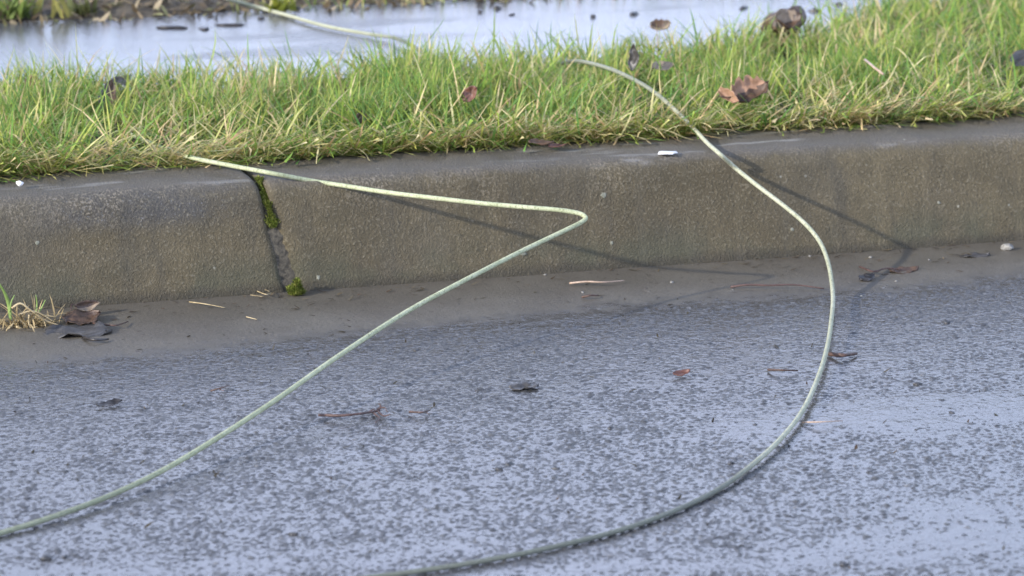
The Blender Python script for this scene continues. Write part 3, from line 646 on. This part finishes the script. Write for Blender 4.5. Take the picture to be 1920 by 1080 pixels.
flatblade([at_y(66, 592, yb), at_y(69, 572, yb), at_y(67, 553, yb-0.003)], 0.0008, M['green'])
flatblade([at_y(68, 592, yb), at_y(77, 578, yb), at_y(85, 562, yb-0.003)], 0.0008, M['green'])
for pts, r0 in (([(22, 578), (38, 569), (58, 582), (84, 600), (112, 610)], .0014), ([(70, 585), (84, 605), (87, 622)], .0011), ([(55, 590), (54, 606), (60, 616), (86, 620)], .0013), ([(30, 600), (10, 621), (-10, 622)], .0013), ([(75, 590), (105, 594)], .0010), ([(35, 590), (60, 583), (80, 590), (100, 603)], .001), ([(30, 612), (50, 618), (70, 612)], .0015)):
    tb('straw_stem', [at_y(a, b, yb-0.004-0.006*i/len(pts)) for i, (a, b) in enumerate(pts)], r0, M['straw'])
Gg = 'dead leaves and scraps in the gutter'
leaf('wet_leaf', at_z(135, 622, 0.002), 0.072, 0.026, (R_(2), R_(0), R_(-20)), [M['leafgrey']], 'flat dark grey wet leaf in the gutter beside the straw tuft', 0.12, 0.08, Gg, 0, False, 21)
leaf('dead_leaf', at_z(160, 580, 0.007), 0.030, 0.009, (R_(30), R_(0), R_(12)), [M['leafpale'], M['leafbrown']], 'pinkish curled leaf at the kerb foot beyond the straw tuft', 0.8, 0.9, Gg, 0, True, 22)
leaf('dead_leaf', at_z(150, 600, 0.003), 0.045, 0.020, (R_(4), R_(0), R_(25)), [M['leafbrown']], 'flat brown leaf between the grey wet leaf and the kerb', 0.3, 0.25, Gg, 0.12, False, 23)
leaf('wet_leaf', at_z(1622, 522, 0.003), 0.022, 0.008, (R_(10), 0, R_(8)), [M['leafdark']], 'small black leaf in the gutter right of the looping cable', 0.5, 0.4, Gg, 0, False, 24)
leaf('dead_leaf', at_z(1690, 508, 0.0015), 0.040, 0.011, (R_(2), 0, R_(10)), [M['leafbrown']], 'brown sodden leaf in the gutter beyond the small black leaf', 0.25, 0.2, Gg, 0.15, False, 25)
leaf('wet_leaf', at_z(1822, 479, 0.001), 0.036, 0.010, (R_(2), 0, R_(-12)), [M['leafgrey']], 'flat grey leaf stuck at the kerb foot, far right', 0.1, 0.1, Gg, 0, False, 26)

def twig(name, pix, r, mat, label, group='twigs and stalks on the wet ground', branches=(), z=0.003, cat='twig'):
    P = [at_z(a, b, z+(0.003 if 0 < i < len(pix)-1 else 0)) for i, (a, b) in enumerate(pix)]
    Q = spline(P, 6); o = tube(name, Q, [r*(1-0.45*i/(len(Q)-1)) for i in range(len(Q))], mat, None, 7)
    for br in branches:
        B = spline([at_z(a, b, z+0.003*i) for i, (a, b) in enumerate(br)], 5); tube('side_twig', B, [r*0.7*(1-0.5*i/(len(B)-1)) for i in range(len(B))], mat, o, 6)
    return tag(o, label, cat, group)
twig('twig', [(1068, 531), (1100, 528), (1130, 529), (1170, 526)], 0.0012, M['twigpale'], 'pale peeled twig in the gutter below the hairpin cable')
twig('twig', [(1092, 557), (1105, 554), (1121, 554)], 0.0015, M['twig'], 'short dark twig just below the pale peeled twig')
twig('twig', [(1370, 538), (1400, 534), (1440, 535), (1490, 534), (1545, 541)], 0.0014, M['twigred'], 'long thin reddish stalk ending at the looping cable')
twig('twig', [(1612, 500), (1640, 509), (1662, 503), (1690, 505)], 0.0013, M['twigred'], 'bent reddish stalk over the brown leaf at the right gutter')
twig('twig', [(598, 778), (640, 779), (680, 775), (712, 770)], 0.0016, M['twigred'], 'brown twig with a tangled end lying on the wet road', branches=([(700, 772), (718, 764), (726, 772)], [(706, 770), (714, 762), (710, 756)], [(708, 771), (722, 780), (732, 777)], [(700, 774), (712, 784), (704, 792)], [(690, 774), (702, 766)]))
twig('twig', [(768, 772), (790, 773), (806, 769)], 0.0012, M['twig'], 'small black twig right of the brown tangled twig', branches=([(798, 771), (803, 776)],))
twig('twig', [(1556, 664), (1580, 666), (1606, 663)], 0.0026, M['twig'], 'thick brown twig on the road right of the looping cable')
twig('twig', [(1440, 693), (1466, 694), (1496, 695)], 0.0014, M['twig'], 'thin dark twig on the road left of the looping cable')
twig('twig', [(1504, 792), (1540, 791), (1580, 789)], 0.0009, M['twigpale'], 'very thin pale straw in the puddle beside the looping cable')
twig('twig', [(355, 566), (385, 570), (422, 577)], 0.0007, M['straw'], 'thin straw in the gutter left of the mossy joint')
twig('twig', [(462, 594), (482, 599)], 0.0006, M['straw'], 'short pale straw in the gutter below the mossy joint')
twig('twig', [(175, 606), (215, 610), (240, 603)], 0.0012, M['twig'], 'dark curved twig in front of the flat brown leaf')
twig('twig', [(156, 633), (178, 637), (203, 636)], 0.0020, M['leafdark'], 'black stick along the front edge of the grey wet leaf')
twig('twig', [(480, 545), (500, 552), (510, 548)], 0.0006, M['straw'], 'bits of straw at the kerb foot just left of the moss cushion', branches=([(470, 553), (492, 556)], [(488, 540), (505, 546)]))
twig('twig', [(395, 733), (412, 728), (430, 722)], 0.0010, M['twig'], 'wispy dark twig on the road left of the hairpin cable', branches=([(410, 729), (420, 733)],))

Gs = 'small stones scattered on the wet road'
for i, (px, py, r, txt) in enumerate(((1773, 604, .0055, 'dark stone on the road at right, nearest the gutter'), (1720, 720, .0045, 'dark stone on the road just above the puddle'),
        (1785, 774, .0032, 'small dark stone inside the puddle at right'), (1630, 885, .003, 'small dark stone on the road below the puddle'),
        (936, 880, .0042, 'left one of two dark stones side by side at mid road'), (954, 870, .0045, 'right one of two dark stones side by side at mid road'),
        (1042, 878, .0038, 'dark stone right of the pair at mid road'), (1145, 802, .0035, 'lone dark round stone right of mid road'),
        (85, 1047, .0050, 'dark flat stone at the bottom left of the road'), (120, 1044, .0032, 'tiny dark stone beside the flat one at bottom left'),
        (551, 1001, .0042, 'dark angular stone near the bottom edge, left of the looping cable end'), (1582, 1059, .0045, 'dark stone at the bottom right of the road'),
        (1370, 869, .0032, 'small dark stone just left of the looping cable'), (1416, 797, .003, 'small dark stone inside the bend of the looping cable'),
        (780, 657, .003, 'small dark stone beyond the brown tangled twig'), (616, 920, .0028, 'tiny dark stone between the two cables'))):
    stone('stone', at_z(px, py, r*0.1), r*0.8, M['stonedark'], txt, 'stone', Gs, (1.3, 1, .6), i+1, 0.75, 2)
stone('stone', at_z(1888, 464, 0.003), 0.006, M['stonegrey'], 'grey stone at the kerb foot at the right edge', 'stone', None, (1.2, .8, .7), 31, 0.5)
leaf('dead_leaf', at_z(1275, 702, 0.003), 0.020, 0.006, (R_(8), 0, R_(5)), [M['leafred']], 'small brown leaf alone on the road at centre right', 0.6, 0.5, None, 0, False, 33)
leaf('wet_leaf', at_z(978, 726, 0.002), 0.030, 0.010, (R_(3), 0, R_(-5)), [M['leafgrey']], 'flat grey sodden leaf alone on the road near the middle', 0.15, 0.1, None, 0.1, False, 34)
leaf('wet_leaf', at_z(200, 758, 0.003), 0.028, 0.006, (R_(8), 0, R_(10)), [M['leafdark']], 'dark leaf scrap on the road at left', 0.4, 0.3, None, 0.2, False, 35)
# tiny pale grit along the foot of the kerb
for i, (px, py, r) in enumerate(((204, 566, .0016), (497, 512, .0014), (1518, 480, .002), (1742, 487, .0018), (1632, 482, .0022), (1425, 483, .002), (1280, 487, .0018), (943, 513, .002), (1022, 515, .0018), (762, 527, .002), (1374, 544, .0018), (1615, 555, .002), (1680, 527, .0018), (1092, 548, .002), (1260, 529, .0028))):
    stone('grit', at_z(px, py, 0.001), r*0.75, M['stonegrey'], 'pale speck of grit in the gutter silt along the kerb foot', 'grit', 'pale grit in the gutter', (1.3, 1, .7), i+3, 0.3, 2)

# loose litter washed against the foot of the kerb
n = 1500; x = RNG.uniform(-1.0, 4.0, n); y = -np.abs(RNG.exponential(0.035, n))-0.002; k = (lowfreq(x, y*0, 14, 51) > 0.1) | (RNG.random(n) < 0.3); x, y = x[k], y[k]; n = len(x)
lp = np.array([(0.05, 0.035, 0.022), (0.03, 0.022, 0.016), (0.16, 0.12, 0.07), (0.09, 0.055, 0.035)])[RNG.integers(0, 4, n)]*RNG.uniform(0.7, 1.3, (n, 1))
V, F, C = blades(np.stack([x, y, np.full(n, 0.0012)], 1), RNG.uniform(0.003, 0.014, n), RNG.uniform(0.0007, 0.0026, n), np.where(RNG.random(n) < 0.5, 0, np.pi)+RNG.normal(0, 0.6, n), RNG.normal(1.5, 0.08, n), RNG.normal(0.0, 0.06, n), lp)
V[:, 2] = np.maximum(V[:, 2], 0.0006)
tag(quads('gutter_litter', V, F, M['litter'], C), 'fine plant litter washed against the foot of the kerb', 'litter', kind='stuff')
# tiny dark crumbs and plant bits scattered over the road
n = 420; c = np.array([at_z(a, b) for a, b in zip(RNG.uniform(-60, 1980, n), 560+520*RNG.random(n)**1.2)])
lp = np.array([(0.02, 0.016, 0.013), (0.03, 0.022, 0.016), (0.05, 0.03, 0.022), (0.07, 0.06, 0.05)])[RNG.integers(0, 4, n)]
sz = 0.003+0.008*RNG.random(n)**3
V, F, C = blades(np.stack([c[:, 0], c[:, 1], np.full(n, 0.0008)], 1), sz, 0.0012+0.25*sz*RNG.random(n), RNG.uniform(-3.1, 3.1, n), RNG.normal(1.25, 0.15, n), RNG.normal(0.25, 0.2, n), lp)
tag(quads('road_crumbs', V, F, M['litter'], C), 'tiny dark crumbs and plant bits scattered over the wet road', 'crumbs', kind='stuff')
# footpath: dark debris
Gp = 'dark debris on the far footpath'
for i, (px, py, r, sq, txt) in enumerate(((932, 16, .0065, (1, .8, .9), 'dark round pebble on the far footpath, largest near the middle'), (900, 23, .005, (1, .8, .8), 'dark pebble on the far footpath just left of the largest one'),
        (960, 27, .004, (1.6, .9, .5), 'faint dark crumb on the far footpath right of the two pebbles'), (1112, 31, .005, (1, .8, .8), 'lone dark pebble on the far footpath behind the grass middle'),
        (1188, 26, .008, (1.5, .8, .5), 'dark clod on the far footpath left of the tan leaf'), (1527, 20, .008, (1.3, .8, .6), 'dark clod on the far footpath right of the earth clod'),
        (1395, 14, .009, (2.0, .8, .3), 'flat dark smear of mud on the far footpath'), (318, 51, .012, (2.2, .9, .25), 'leftmost flat dark leaf on the far footpath'),
        (382, 53, .010, (1.6, .9, .3), 'second flat dark leaf from the left on the far footpath'), (434, 46, .011, (2.0, .9, .25), 'third flat dark leaf from the left on the far footpath'),
        (490, 34, .007, (1.3, .9, .5), 'dark lump on the far footpath left of the thin cable'), (556, 17, .006, (1.2, .9, .6), 'dark lump on the far footpath at the bank edge'), (1573, 8, .006, (1.2, .9, .6), 'dark crumb at the top of the far footpath'))):
    stone('debris', at_z(px, py, Z_PATH-0.003), r*0.85, M['leafdark'], txt, 'debris', Gp, sq, i+2, 0.7, 2)
# weeds at the foot of the bank
def weed(px, py, n, hgt, col, label):
    c = at_z(px, py, Z_PATH); b = np.stack([RNG.normal(0, hgt*0.35, n), RNG.normal(0, hgt*0.2, n), np.zeros(n)], 1)
    V, F, C = blades(b, RNG.uniform(0.5, 1.1, n)*hgt, RNG.uniform(0.004, 0.010, n), RNG.uniform(-3.1, 3.1, n), np.abs(RNG.normal(0.5, 0.3, n)), np.abs(RNG.normal(0.7, 0.3, n)), np.array(col)*RNG.uniform(0.7, 1.25, (n, 1)))
    o = quads('weed', V, F, M['blade'], C); o.location = c.tolist(); return tag(o, label, 'weed', 'weeds at the foot of the far bank')
weed(30, 33, 60, 0.045, (0.16, 0.22, 0.05), 'small green weed at the bank foot, far left')
weed(100, 30, 9, 0.07, (0.30, 0.27, 0.08), 'tall yellow stalks at the bank foot near the left')
weed(524, 20, 40, 0.030, (0.26, 0.28, 0.04), 'yellow-green weed beside the thin cable at the bank foot')
weed(150, 26, 30, 0.035, (0.15, 0.16, 0.06), 'olive weed in the litter between left and middle')
